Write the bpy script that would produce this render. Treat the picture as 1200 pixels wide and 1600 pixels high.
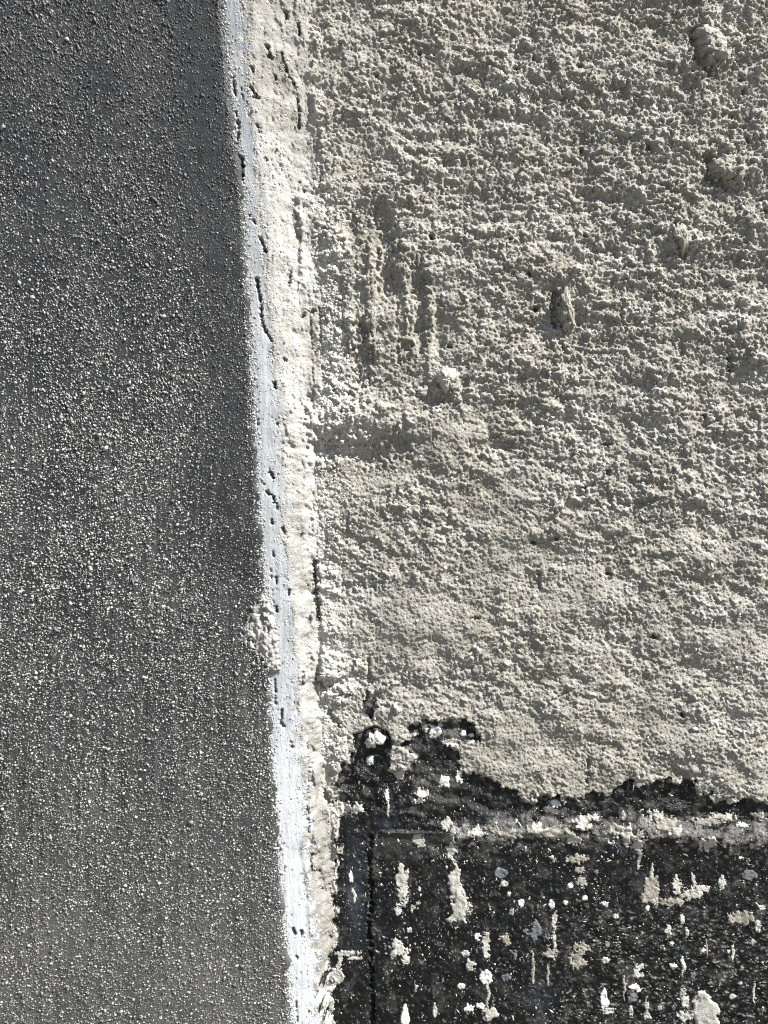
import bpy, math
import numpy as np
from mathutils import Vector

# ------------------------------------------------------------------ camera, light, exposure
sc = bpy.context.scene
for o in list(bpy.data.objects):
    bpy.data.objects.remove(o)
C = sc.collection

D = 300.0            # mm from the lens to the painted face
PX = 5.0             # photograph pixels per mm on the painted face
BACK = 12.0          # mm from the painted face back to the plaster wall

cam_d = bpy.data.cameras.new('camera')
cam = bpy.data.objects.new('camera', cam_d); C.objects.link(cam)
cam.location = (0, -D / 1000, 0)
cam.rotation_euler = (math.radians(90), 0, 0)
cam_d.sensor_fit = 'HORIZONTAL'; cam_d.sensor_width = 36
cam_d.lens = 36 * D / (1200 / PX)
cam_d.clip_start = 0.01; cam_d.clip_end = 200
cam_d.dof.use_dof = True
cam_d.dof.focus_distance = (D + 4) / 1000
cam_d.dof.aperture_fstop = 11
sc.camera = cam

SUN = Vector((0.61, -0.285, 0.74)).normalized()      # towards the sun
world = bpy.data.worlds.new('World'); sc.world = world; world.use_nodes = True
wn = world.node_tree.nodes; wl = world.node_tree.links
sky = wn.new('ShaderNodeTexSky'); sky.sky_type = 'NISHITA'; sky.sun_disc = False
sky.sun_elevation = math.asin(SUN.z)
sky.sun_rotation = math.atan2(SUN.x, SUN.y)
wl.new(sky.outputs[0], wn['Background'].inputs[0])
wn['Background'].inputs[1].default_value = 0.05
sd = bpy.data.lights.new('sun', 'SUN'); sd.energy = 5.0; sd.angle = math.radians(0.5)
sd.color = (1.0, 0.98, 0.935)
so = bpy.data.objects.new('sun', sd); C.objects.link(so)
so.rotation_euler = (-SUN).to_track_quat('-Z', 'Y').to_euler()

sc.view_settings.view_transform = 'Standard'
sc.view_settings.look = 'None'
sc.view_settings.exposure = 1.6
sc.view_settings.gamma = 1
sc.view_settings.use_curve_mapping = False
sc.cycles.use_denoising = False
sc.cycles.max_bounces = 5
sc.render.filter_size = 1.15
sc.cycles.filter_width = 1.15

# ------------------------------------------------------------------ noise on arrays
rng = np.random.default_rng(7)
f32 = np.float32

def _hash(i, j, s):
    h = (i.astype(np.uint32) * np.uint32(374761393) + j.astype(np.uint32) * np.uint32(668265263)
         + np.uint32((s * 2246822519) & 0xffffffff))
    h = (h ^ (h >> np.uint32(13))) * np.uint32(1274126177)
    h = h ^ (h >> np.uint32(16))
    h = (h * np.uint32(2654435761)); h = h ^ (h >> np.uint32(15))
    return h

def _rnd(i, j, s):
    return (_hash(i, j, s) & np.uint32(0xffffff)).astype(f32) / f32(16777216)

def perlin(x, y, s=0):
    x = np.asarray(x, f32); y = np.asarray(y, f32)
    xi = np.floor(x); yi = np.floor(y)
    fx = x - xi; fy = y - yi
    xi = xi.astype(np.int32); yi = yi.astype(np.int32)
    u = fx * fx * fx * (fx * (fx * 6 - 15) + 10); v = fy * fy * fy * (fy * (fy * 6 - 15) + 10)
    def g(a, b):
        an = _rnd(xi + a, yi + b, s) * f32(6.2831853)
        return np.cos(an) * (fx - a) + np.sin(an) * (fy - b)
    n0 = g(0, 0); n1 = g(1, 0); a = n0 + u * (n1 - n0)
    n0 = g(0, 1); n1 = g(1, 1); b = n0 + u * (n1 - n0)
    return (a + v * (b - a)) * f32(1.5)

def fbm(x, y, o=3, s=0, gain=0.5):
    t = 0; a = 1.0; k = 1.0
    for i in range(o):
        t = t + a * perlin(x * k, y * k, s + 17 * i); a *= gain; k *= 2.03
    return t

def ridged(x, y, o=2, s=0):
    t = 0; a = 1.0; k = 1.0
    for i in range(o):
        t = t + a * (1 - 2.2 * np.abs(perlin(x * k, y * k, s + 31 * i))); a *= 0.5; k *= 2.1
    return t

def bumps(x, y, s=0, rmin=0.35, rmax=0.75, keep=0.8):
    """round granules, one at most in each cell; 0..about 0.75"""
    x = np.asarray(x, f32); y = np.asarray(y, f32)
    xi = np.floor(x).astype(np.int32); yi = np.floor(y).astype(np.int32)
    best = np.zeros_like(x)
    for a in (-1, 0, 1):
        for b in (-1, 0, 1):
            ci = xi + a; cj = yi + b
            px = ci + _rnd(ci, cj, s); py = cj + _rnd(ci, cj, s + 1)
            r = rmin + (rmax - rmin) * _rnd(ci, cj, s + 2) ** 2
            ok = _rnd(ci, cj, s + 3) < keep
            d2 = (x - px) ** 2 + (y - py) ** 2
            hh = np.sqrt(np.maximum(r * r - d2, 0)) * ok
            best = np.maximum(best, hh)
    return best

def sstep(a, b, x):
    t = np.clip((x - a) / (b - a), 0, 1); return t * t * (3 - 2 * t)

def line(pts):
    vs = np.array([p[0] for p in pts], float); us = np.array([p[1] for p in pts], float)
    return lambda v: np.interp(v, vs, us)

def shift(u, d):      # a photograph column seen at depth d, given as a column at depth BACK
    return 600 + (u - 600) * (D + d) / (D + BACK)

KB = (D + BACK) / D / PX
def u2x(u): return (u - 600) * KB
def v2z(v): return (800 - v) * KB

# ------------------------------------------------------------------ node helpers
def material(name, rough=0.9, spec=0.3):
    m = bpy.data.materials.new(name); m.use_nodes = True
    nt = m.node_tree; b = nt.nodes['Principled BSDF']
    b.inputs['Roughness'].default_value = rough
    b.inputs['Specular IOR Level'].default_value = spec
    return m, nt, b

def nnoise(nt, scale, detail=4, rough=0.6, stretch=None):
    tc = nt.nodes.new('ShaderNodeTexCoord')
    n = nt.nodes.new('ShaderNodeTexNoise'); n.inputs['Scale'].default_value = scale
    n.inputs['Detail'].default_value = detail; n.inputs['Roughness'].default_value = rough
    if stretch:
        mp = nt.nodes.new('ShaderNodeMapping'); mp.inputs['Scale'].default_value = stretch
        nt.links.new(tc.outputs['Object'], mp.inputs['Vector']); nt.links.new(mp.outputs[0], n.inputs['Vector'])
    else:
        nt.links.new(tc.outputs['Object'], n.inputs['Vector'])
    return n.outputs['Fac']

def nramp(nt, sock, stops):
    r = nt.nodes.new('ShaderNodeValToRGB'); e = r.color_ramp.elements
    while len(e) < len(stops): e.new(0.5)
    for k, (p, c) in enumerate(stops):
        e[k].position = p; e[k].color = (*c, 1)
    nt.links.new(sock, r.inputs[0]); return r.outputs[0]

def nattr(nt, name):
    a = nt.nodes.new('ShaderNodeAttribute'); a.attribute_name = name; return a

def nmix(nt, fac, a, b, mode='MIX'):
    m = nt.nodes.new('ShaderNodeMix'); m.data_type = 'RGBA'; m.blend_type = mode
    for s, v in ((0, fac), (6, a), (7, b)):
        if hasattr(v, 'is_output'): nt.links.new(v, m.inputs[s])
        elif s == 0: m.inputs[0].default_value = v
        else: m.inputs[s].default_value = (*v, 1)
    return m.outputs[2]

def nbump(nt, b, sock, dist, strength=1.0):
    n = nt.nodes.new('ShaderNodeBump'); n.inputs['Distance'].default_value = dist
    n.inputs['Strength'].default_value = strength
    nt.links.new(sock, n.inputs['Height']); nt.links.new(n.outputs[0], b.inputs['Normal'])

# plaster of the wall and of the reveal: tone attribute 0 grey-beige .. 1 cream white
def plaster(name, lo, hi, grit=0.0009):
    m, nt, b = material(name, 0.92, 0.2)
    t = nattr(nt, 'tone').outputs['Fac']
    c = nmix(nt, t, lo, hi)
    v = nramp(nt, nnoise(nt, 700, 3), [(0.3, (0.84, 0.84, 0.83)), (0.7, (1.08, 1.07, 1.05))])
    c = nmix(nt, 1.0, c, v, 'MULTIPLY')
    v2 = nramp(nt, nnoise(nt, 28, 3), [(0.35, (0.93, 0.92, 0.9)), (0.65, (1.03, 1.03, 1.03))])
    c = nmix(nt, 1.0, c, v2, 'MULTIPLY')
    nt.links.new(c, b.inputs['Base Color'])
    nbump(nt, b, nnoise(nt, 1800, 4, 0.75), grit, 1.0)
    return m
M_STUCCO = plaster('stucco', (0.305, 0.293, 0.258), (0.54, 0.527, 0.487), 0.0009)
M_REVEAL = plaster('reveal_plaster', (0.22, 0.215, 0.198), (0.395, 0.392, 0.378), 0.0006)

m, nt, b = material('edge_primer', 0.92, 0.15)
st = nramp(nt, nnoise(nt, 900, 4, 0.6, (1, 1, 0.07)), [(0.3, (0.82, 0.83, 0.85)), (0.7, (1.06, 1.06, 1.06))])
c = nmix(nt, nattr(nt, 'tone').outputs['Fac'], (0.20, 0.211, 0.222), (0.355, 0.366, 0.378))
nt.links.new(nmix(nt, 1.0, c, st, 'MULTIPLY'), b.inputs['Base Color'])
nbump(nt, b, nnoise(nt, 1700, 5, 0.7, (1, 1, 0.22)), 0.0003, 0.9)
M_STRIP = m

m, nt, b = material('bitumen', 0.40, 0.22)
n1 = nramp(nt, nnoise(nt, 900, 4), [(0.35, (0.002, 0.0023, 0.0027)), (0.7, (0.0065, 0.007, 0.008))])
dn = nmix(nt, nramp(nt, nnoise(nt, 1400, 3), [(0.35, (0, 0, 0)), (0.6, (1, 1, 1))]), (0.10, 0.096, 0.088), (0.32, 0.314, 0.29))
c = nmix(nt, nattr(nt, 'blue').outputs['Fac'], n1, (0.024, 0.028, 0.037))
c = nmix(nt, nattr(nt, 'pale_mix').outputs['Fac'], c, dn)
nt.links.new(c, b.inputs['Base Color'])
rr = nramp(nt, nattr(nt, 'pale_mix').outputs['Fac'], [(0, (0.27,) * 3), (0.5, (0.9,) * 3)])
nt.links.new(rr, b.inputs['Roughness'])
nbump(nt, b, nnoise(nt, 2200, 4), 0.0004, 0.9)
M_TAR = m

m, nt, b = material('dark_paint', 0.6, 0.35)
n1 = nramp(nt, nnoise(nt, 500, 4, 0.65, (1, 1, 0.25)), [(0.3, (0.010, 0.0103, 0.0114)), (0.72, (0.023, 0.0234, 0.025))])
n1 = nmix(nt, nattr(nt, 'pale_mix').outputs['Fac'], n1, (0.095, 0.094, 0.093))
nt.links.new(n1, b.inputs['Base Color'])
nbump(nt, b, nnoise(nt, 1800, 4), 0.0003, 0.9)
M_PANEL = m

m, nt, b = material('sand_grain', 0.55, 0.5)
nt.links.new(nattr(nt, 'shade').outputs['Color'], b.inputs['Base Color'])
M_GRAIN = m

def flat(name, col, var=0.25, scale=900, rough=0.85):
    m, nt, b = material(name, rough, 0.25)
    k = nramp(nt, nnoise(nt, scale, 4), [(0.3, tuple(x * (1 - var) for x in col)), (0.7, tuple(min(1, x * (1 + var)) for x in col))])
    nt.links.new(k, b.inputs['Base Color'])
    nbump(nt, b, nnoise(nt, 2000, 3), 0.0003, 0.8)
    return m
M_CREAM = flat('cream_splatter', (0.34, 0.33, 0.295))
M_WHITE = flat('white_splatter', (0.50, 0.495, 0.47), 0.12)
M_TAN = flat('tan_splatter', (0.23, 0.215, 0.18), 0.35)
M_GREY = flat('grey_splatter', (0.10, 0.105, 0.113), 0.2)
M_CORE = flat('masonry', (0.34, 0.33, 0.31), 0.2, 60)
M_GROUND = flat('paving', (0.13, 0.117, 0.094), 0.2, 30)

# ------------------------------------------------------------------ mesh helpers
def mesh_np(name, V, F, mat, parent=None, attrs=None, smooth=True, color=None):
    V = np.asarray(V, f32); F = np.asarray(F, np.int32); k = F.shape[1]
    me = bpy.data.meshes.new(name)
    me.vertices.add(len(V)); me.vertices.foreach_set('co', V.ravel())
    me.loops.add(F.size); me.loops.foreach_set('vertex_index', F.ravel())
    me.polygons.add(len(F))
    me.polygons.foreach_set('loop_start', np.arange(0, F.size, k, dtype=np.int32))
    me.polygons.foreach_set('loop_total', np.full(len(F), k, np.int32))
    me.polygons.foreach_set('use_smooth', np.full(len(F), smooth))
    me.update(calc_edges=True)
    for n, a in (attrs or {}).items():
        at = me.attributes.new(n, 'FLOAT', 'POINT'); at.data.foreach_set('value', np.asarray(a, f32).ravel())
    if color is not None:
        at = me.attributes.new('shade', 'FLOAT_COLOR', 'POINT')
        at.data.foreach_set('color', np.concatenate([color, np.ones((len(V), 1))], 1).astype(f32).ravel())
    me.materials.append(mat)
    o = bpy.data.objects.new(name, me); C.objects.link(o); o.parent = parent
    return o

def tag(o, label=None, cat=None, group=None, kind=None):
    for k, v in (('label', label), ('category', cat), ('group', group), ('kind', kind)):
        if v: o[k] = v
    return o

def box(name, x0, x1, y0, y1, z0, z1, mat, parent=None):
    V = [(x, y, z) for x in (x0, x1) for y in (y0, y1) for z in (z0, z1)]
    F = [(0, 1, 3, 2), (4, 6, 7, 5), (0, 4, 5, 1), (2, 3, 7, 6), (0, 2, 6, 4), (1, 5, 7, 3)]
    return mesh_np(name, V, F, mat, parent, smooth=False)

def axis(a, b, step, lo, hi, grow=1.12):
    core = np.arange(a, b + step * 0.5, step)
    L = [core[0]]; s = step
    while L[-1] > lo: s *= grow; L.append(L[-1] - s)
    R = [core[-1]]; s = step
    while R[-1] < hi: s *= grow; R.append(R[-1] + s)
    return np.concatenate([np.array(L[1:])[::-1], core, np.array(R[1:])])

# ------------------------------------------------------------------ lines read off the photograph
edge_px = line([(-2000, 300), (-130, 336), (0, 346), (100, 353), (200, 364), (300, 378), (400, 383), (500, 388), (600, 395), (700, 399),
                (800, 403), (900, 411), (1000, 420), (1100, 420), (1200, 425), (1300, 433), (1400, 441), (1500, 448), (1600, 456), (1730, 462), (3500, 500)])
strip_px = line([(-2000, 330), (0, 379), (100, 384), (200, 389), (300, 400), (400, 412), (500, 420), (600, 430), (700, 440), (800, 444),
                 (900, 452), (1000, 462), (1100, 468), (1200, 472), (1300, 480), (1400, 487), (1500, 493), (1600, 501), (1730, 508), (3500, 545)])
corner_px = line([(-2000, 470), (0, 478), (200, 482), (300, 488), (450, 496), (600, 502), (700, 494), (900, 493), (1100, 500),
                  (1200, 506), (1300, 513), (1400, 519), (1480, 522), (1520, 512), (1600, 516), (1730, 522), (3500, 560)])

# ------------------------------------------------------------------ the plaster side: one relief, cut into its pieces
us = axis(350, 1300, 1.75, -200, 4600)
vs = axis(-80, 1680, 1.75, -3600, 3300)
NU, NV = len(us), len(vs)
UU, VV = np.meshgrid(us, vs)
UU = UU.astype(f32); VV = VV.astype(f32)
X = ((UU - 600) * KB).astype(f32); Z = ((800 - VV) * KB).astype(f32)
du = np.gradient(us)[None, :].astype(f32); dv = np.gradient(vs)[:, None].astype(f32)
fade = np.clip(2.2 / np.maximum(np.maximum(du, dv), 1.6), 0, 1) ** 1.5

E = shift(edge_px(vs), 1)[:, None] + 0 * UU
S = shift(strip_px(vs), 4)[:, None] + 6 * perlin(X * 0 + 3.3, Z / 6, 71) + 17 * fbm(X / 2.4, Z / 4.0, 4, 72, 0.65) * fade
S0 = shift(strip_px(vs), 4)[:, None] + 6 * perlin(X * 0 + 3.3, Z / 6, 71)
K = shift(corner_px(vs), BACK)[:, None] + 10 * fbm(X / 8, Z / 10, 4, 75, 0.65)

# bitumen outline: its top edge by column, its left edge by row, plus islands
tar_top = line([(480, 1700), (500, 1510), (522, 1480), (528, 1310), (545, 1190), (552, 1152), (575, 1150), (600, 1172), (620, 1204), (645, 1196), (655, 1168), (712, 1166),
                (722, 1200), (760, 1216), (800, 1236), (830, 1250), (900, 1253), (940, 1240), (980, 1228), (1040, 1218), (1080, 1221),
                (1100, 1236), (1140, 1250), (1200, 1258), (1400, 1240), (4600, 1250)])
wig = 12 * fbm(X / 5, Z / 5, 4, 201, 0.6) * fade
tarf = VV - tar_top(UU + 9 * fbm(X / 3.0, Z / 4.0, 4, 203, 0.6) * fade).astype(f32) + wig
def ell(u0, v0, ru, rv):
    return (1 - np.sqrt(((UU - u0) / ru) ** 2 + ((VV - v0) / rv) ** 2)) * min(ru, rv)
for a in [(692, 1146, 56, 21), (664, 1166, 34, 16), (578, 1108, 9, 19), (574, 1082, 5, 12), (582, 1160, 30, 22), (545, 1235, 18, 40)]:
    tarf = np.maximum(tarf, ell(*a) + wig * 0.6)
for a in [(622, 1192, 17, 16)]:
    tarf = np.minimum(tarf, -(ell(*a) + wig * 0.6))
TAR = (tarf > 0) & (UU > S + 6)
tarm = sstep(-3, 3, tarf) * (UU > S + 6)

# -- broad shape
tS = np.clip((UU - E) / np.maximum(S0 - E, 4), 0, 1)
tR = np.clip((UU - S0) / np.maximum(K - S0, 6), 0, 1)
sdrop = 0.7 + 0.9 * sstep(250, 700, VV) + 1.7 * sstep(950, 1300, VV)
prof = np.where(UU < E, 11.2, np.where(UU < S0, 11.3 - sdrop * tS ** 1.3, (11.3 - sdrop) * (1 - sstep(0, 1, tR * 0.9 + 0.0) / sstep(0, 1, np.float32(0.9)))))
prof = prof.astype(f32)
lower = sstep(1150, 1500, VV)
reveal = (UU >= S) & (UU < K)
plast = sstep(-10, 22, UU - S)           # 0 on strip, 1 on plaster
wallm = sstep(-6, 20, UU - K)

# -- plaster relief
wx = X + 1.6 * fbm(X / 6, Z / 6, 2, 11); wz = Z + 1.2 * fbm(X / 6, Z / 6, 2, 12)
low = 1.3 * fbm(X / 34, Z / 22, 3, 1) + 0.55 * fbm(X / 11, Z / 9, 2, 2)
ledge = ridged(wx / 17 + 0.25 * wz / 17, wz / 6.5, 2, 3)
med = fbm(wx / 4.6, wz / 3.6, 3, 5, 0.55)
smooth = 0.62 * fbm(X / 24, Z / 16, 3, 21)
topright = sstep(500, 1150, UU) * (1 - sstep(350, 900, VV))
calm = sstep(760, 1050, VV) * 0.34
def zone(u0, v0, ru, rv): return np.clip(1 - np.sqrt(((UU - u0) / ru) ** 2 + ((VV - v0) / rv) ** 2), 0, 1)
for (u0, v0, ru, rv, k) in [(620, 520, 70, 200, .5), (690, 470, 35, 150, .9), (560, 740, 70, 80, 1.0), (660, 690, 130, 60, .9), (530, 940, 60, 90, .8),
                            (850, 860, 120, 60, .7), (740, 790, 120, 60, .5), (720, 940, 160, 90, .5), (590, 1010, 60, 90, .6), (780, 1190, 120, 50, .9)]:
    smooth = smooth + k * zone(u0, v0, ru, rv)
smooth = np.clip(smooth + calm - 0.35 * topright + 0.12, -0.3, 1)
rough = np.clip(1 - 0.9 * smooth, 0.16, 1.25)
g1 = bumps(wx / 2.3, wz / 1.9, 41, 0.3, 0.8, 0.62)
g2 = bumps(wx / 1.15 + 4.4, wz / 1.0, 51, 0.3, 0.75, 0.8)
g3 = bumps(X / 0.62, Z / 0.6, 61, 0.3, 0.75, 0.85)
med2 = fbm(wx / 1.5, wz / 1.2, 2, 85)
clump = np.clip(0.55 + 0.9 * fbm(X / 4.0, Z / 3.2, 2, 81), 0.1, 1.4)
det = (0.24 * ledge * np.clip(rough, 0.3, 1.2) + 0.48 * med * np.clip(rough, 0.35, 1.1)
       + rough * clump * (0.62 * g1 + 0.85 * g2) + (0.5 + 0.5 * rough) * (0.72 * g3 + 0.30 * med2) + 0.26 * perlin(X / 0.5, Z / 0.5, 91))
det = det * (1 + 0.25 * topright)
relief = 0.95 * low + det * fade

# reveal is calmer, finer, drawn out vertically
rv = (0.30 * fbm(X / 2.5, Z / 7, 3, 101) + np.clip(0.5 + 0.9 * fbm(X / 4, Z / 7, 2, 103), 0.1, 1.3) * (0.42 * bumps(X / 0.9, Z / 1.3, 105, .3, .75, .6) + 0.48 * g3)
      - 3.4 * np.clip(ridged(X / 1.9, Z / 6, 1, 107) - 0.80, 0, 1) * sstep(0.02, 0.4, perlin(X / 1.5, Z / 2.5, 118)) + 0.22 * perlin(X / 0.45, Z / 0.6, 108) + 0.16 * perlin(X / 0.8, Z / 6, 109) + 0.08 * perlin(X / 0.7, Z / 1.2, 110)) * fade
sv = (0.05 * perlin(X / 0.4, Z / 5, 111) + 0.07 * perlin(X / 0.9, Z / 14, 112) + 0.07 * fbm(X / 2.5, Z / 12, 2, 113) + 0.05 * perlin(X / 0.5, Z / 0.8, 114) + 0.06 * g3 * np.clip(0.3 + fbm(X / 3, Z / 6, 2, 117), 0, 1)
      - 1.6 * np.clip(perlin(X / 0.7, Z / 1.8, 115) - 0.60, 0, 1)) * fade
h = prof + sv * (1 - plast) + plast * ((1 - wallm) * rv + wallm * relief)
h_plaster = h.copy()

# bitumen relief
ripple = sstep(780, 980, UU) * sstep(1380, 1470, VV)
upper = 1 - sstep(1270, 1300, VV)
rid = ridged((X + 0.25 * Z + 1.5 * fbm(X / 5, Z / 5, 2, 131)) / 4.5, (Z - 0.18 * X) / 0.95, 1, 133)
band = np.exp(-((VV - 1303 - 10 * fbm(X / 14, Z / 40, 2, 135)) / 21) ** 2) * sstep(640, 730, UU)
tr = (-1.2 + 0.30 * fbm(X / 8, Z / 8, 2, 121) + 0.16 * fbm(X / 2.2, Z / 2.2, 3, 123, 0.6) + 0.07 * perlin(X / 0.5, Z / 3.5, 124) * (1 - ripple)
      + 0.35 * g2 * np.clip(fbm(X / 6, Z / 6, 2, 125) + 0.1 + 0.5 * upper, 0, 1) + 0.10 * g3 + 0.16 * rid * (0.12 + ripple) + 0.07 * perlin(X / 0.45, Z / 0.45, 127)) * fade
tr = tr + band * (1.5 + 0.5 * fbm(X / 6, Z / 3, 2, 137)) + upper * 0.7 * (0.4 + fbm(X / 6, Z / 5, 2, 139)) * fade
tr = tr + 0.9 * zone(682, 1230, 60, 45) + 1.6 * zone(692, 1148, 40, 16) + 0.5 * zone(545, 1390, 26, 120)
slab = sstep(580, 602, UU + 8 * perlin(X / 2, Z / 3, 142)) * (1 - sstep(640, 712, UU + 14 * fbm(X / 3, Z / 2, 2, 141))) * (VV > 1302) * (1 - sstep(1318, 1360, VV + 16 * fbm(X / 3, Z / 3, 2, 143)))
tr = tr * (1 - 0.75 * slab * (1 - sstep(650, 690, UU))) - 0.55 * slab
h = h * (1 - tarm) + tarm * (np.where(UU < K + 20, np.maximum(prof - 0.3, 0), 0) * (1 - wallm) + tr)

# -- local marks
def window(u0, u1, v0, v1):
    i0, i1 = np.searchsorted(us, [u0, u1]); j0, j1 = np.searchsorted(vs, [v0, v1])
    return slice(j0, j1), slice(i0, i1)

def seg_dist(Uw, Vw, pts):
    best = np.full(Uw.shape, 1e9, f32)
    for (a, b), (c, d) in zip(pts[:-1], pts[1:]):
        l2 = (c - a) ** 2 + (d - b) ** 2
        t = np.clip(((Uw - a) * (c - a) + (Vw - b) * (d - b)) / l2, 0, 1)
        best = np.minimum(best, np.hypot(Uw - a - t * (c - a), Vw - b - t * (d - b)))
    return best

def carve(pts, w, depth, seed=0, rag=0.5, d=None):
    if d is not None: pts = [(shift(a, d), 800 + (b - 800) * (D + d) / (D + BACK)) for a, b in pts]
    p = np.array(pts); s = window(p[:, 0].min() - 3 * w, p[:, 0].max() + 3 * w, p[:, 1].min() - 3 * w, p[:, 1].max() + 3 * w)
    sc_ = 0.13 * w + 0.25
    dd = seg_dist(UU[s] + rag * w * fbm(X[s] / sc_, Z[s] / sc_, 2, 300 + seed), VV[s] + rag * w * fbm(X[s] / sc_, Z[s] / sc_, 2, 340 + seed), pts)
    dd = dd + 0.75 * w * fbm(X[s] / 1.4, Z[s] / 1.8, 2, 380 + seed)
    wv = w * np.clip(0.8 + 1.1 * perlin(X[s] * 0 + seed * 1.7, Z[s] / 0.9, 390), 0.3, 1.4) if w < 5.6 else w
    h[s] -= depth * (1 - sstep(0, 1, (dd - 0.2 * wv) / ((0.95 if w < 5.6 else 1.4) * wv)))

def swell(u0, v0, ru, rv, k, rag=0.35, seed=0):
    s = window(u0 - 1.6 * ru, u0 + 1.6 * ru, v0 - 1.6 * rv, v0 + 1.6 * rv)
    q = np.hypot((UU[s] - u0) / ru, (VV[s] - v0) / rv) + rag * fbm(X[s] / 2.5, Z[s] / 2.5, 2, 400 + seed)
    h[s] += k * np.sqrt(np.clip(1 - q * q, 0, 1))

# cracks along the strip and holes in the reveal (photograph pixels, depth)
cr = [([(364, 122), (368, 150)], 2.6, 2, 1.5), ([(369, 175), (374, 205), (371, 225)], 2.4, 2, 1.5), ([(370, 238), (376, 256), (377, 284)], 4.6, 4, 1.5),
      ([(392, 340), (400, 352)], 2, 2, 3), ([(408, 375), (416, 395)], 2.6, 3, 3), ([(402, 438), (404, 448)], 3.4, 3, 3), ([(404, 450), (409, 480), (410, 500), (414, 516), (424, 532)], 2.6, 3, 3),
      ([(430, 600), (432, 612)], 3, 3, 5), ([(423, 738), (427, 748)], 2.6, 2.5, 3), ([(419, 770), (427, 776), (432, 792)], 4, 2.5, 3), ([(411, 753), (412, 756)], 2.4, 2, 3),
      ([(425, 812), (426, 820)], 2.2, 2, 3), ([(432, 900), (433, 912)], 2, 2, 3), ([(427, 860), (428, 868)], 1.8, 1.5, 3), ([(433, 946), (434, 954)], 2.4, 2, 3),
      ([(430, 1060), (431, 1100)], 1.9, 1.6, 2), ([(441, 1108), (439, 1130), (444, 1134)], 2.6, 2, 2.5), ([(455, 1160), (456, 1166)], 2.4, 2, 3), ([(403, 655), (404, 665)], 1.9, 1.6, 2),
      ([(432, 658), (434, 664)], 2.2, 2, 3), ([(459, 1449), (461, 1457)], 2.6, 2.5, 3), ([(471, 1453), (472, 1460)], 2.6, 2.5, 3.5), ([(463, 1490), (466, 1498)], 1.8, 1.5, 3), ([(463, 1560), (465, 1590)], 1.6, 1.2, 3),
      ([(343, 6), (347, 12)], 2.6, 2, 1), ([(378, 140), (381, 160)], 1.6, 1.2, 3), ([(424, 880), (425, 905)], 1.4, 1.0, 3), ([(428, 920), (429, 960)], 1.4, 1.0, 3),
      ([(394, 143), (402, 156)], 4.2, 3.2, 4.5), ([(418, 74), (422, 92)], 3.4, 3, 5.5), ([(440, 84), (444, 102), (452, 118), (460, 128)], 2.8, 2.4, 8), ([(464, 150), (467, 175), (466, 198)], 2.4, 2.2, 9),
      ([(404, 200), (409, 212)], 3.2, 2.6, 4.5), ([(429, 118), (431, 130)], 2.6, 2.2, 6.5), ([(390, 100), (396, 116)], 2.2, 2, 4), ([(446, 18), (448, 30)], 3, 2, 8), ([(466, 36), (467, 50)], 2.6, 2, 9),
      ([(417, 250), (419, 258)], 3, 2.2, 5), ([(452, 428), (452, 448)], 4.5, 1.8, 7), ([(473, 292), (474, 296)], 3.6, 2, 9), ([(444, 560), (445, 566)], 4, 1.6, 6),
      ([(492, 874), (492, 900), (495, 930), (496, 965)], 5.5, 2.6, 12), ([(443, 826), (446, 834)], 3, 1.8, 5), ([(453, 920), (454, 928)], 3, 1.8, 6), ([(476, 1045), (474, 1068)], 4, 1.6, 8),
      ([(480, 1160), (484, 1200), (482, 1230), (483, 1290)], 4, 0.9, 8), ([(487, 1330), (489, 1352)], 4, 1.5, 9), ([(497, 1064), (510, 1078), (545, 1088)], 6, 1.4, 12), ([(512, 1110), (530, 1135)], 5, 1.3, 12), ([(505, 1240), (515, 1256)], 6, 1.5, 11),
      ([(466, 500), (480, 488), (498, 482)], 3.5, 1.3, 10), ([(484, 490), (487, 560), (489, 590)], 2.2, 0.9, 10), ([(499, 480), (502, 540), (504, 590)], 3, 1.0, 12)]
for k, (p, w, dp, dd) in enumerate(cr):
    carve(p, w * 0.8, dp, k, 0.8, dd)
# drag grooves, dents and joints in the wall plaster
gr = [([(598, 330), (606, 380), (600, 450)], 12, 1.5), ([(650, 420), (660, 470), (656, 540)], 10, 1.6), ([(566, 520), (570, 560), (565, 592)], 11, 1.8), ([(620, 430), (630, 500), (626, 560)], 9, 1.2),
      ([(500, 702), (540, 700), (580, 715), (630, 700)], 13, 1.6), ([(740, 700), (790, 692)], 11, 1.3), ([(1084, 50), (1088, 88), (1106, 108)], 8, 3.4), ([(1108, 244), (1114, 280), (1130, 288)], 7, 3.2),
      ([(868, 458), (867, 480), (870, 508)], 5.7, 3.4), ([(876, 535), (882, 550)], 5, 1.5), ([(505, 905), (545, 918), (580, 914)], 8, 1.1), ([(575, 1030), (578, 1065)], 4, 1.2), ([(920, 1190), (918, 1235)], 4, 1.4),
      ([(842, 890), (842, 918)], 4, 1.2), ([(1140, 560), (1142, 575)], 5, 2), ([(684, 470), (686, 560)], 8, 0.9), ([(548, 340), (552, 380)], 9, 1.3), ([(530, 830), (560, 850)], 9, 1.0), ([(690, 620), (676, 632)], 8, 1.2),
      ([(1060, 380), (1066, 398)], 7, 1.4), ([(1000, 160), (1030, 170)], 7, 1.2), ([(640, 240), (700, 250)], 8, 1.0), ([(900, 300), (960, 312)], 8, 1.2), ([(760, 180), (840, 195)], 8, 1.1)]
for k, (p, w, dp) in enumerate(gr):
    carve(p, w, dp * 0.9, 60 + k, 0.55)
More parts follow.
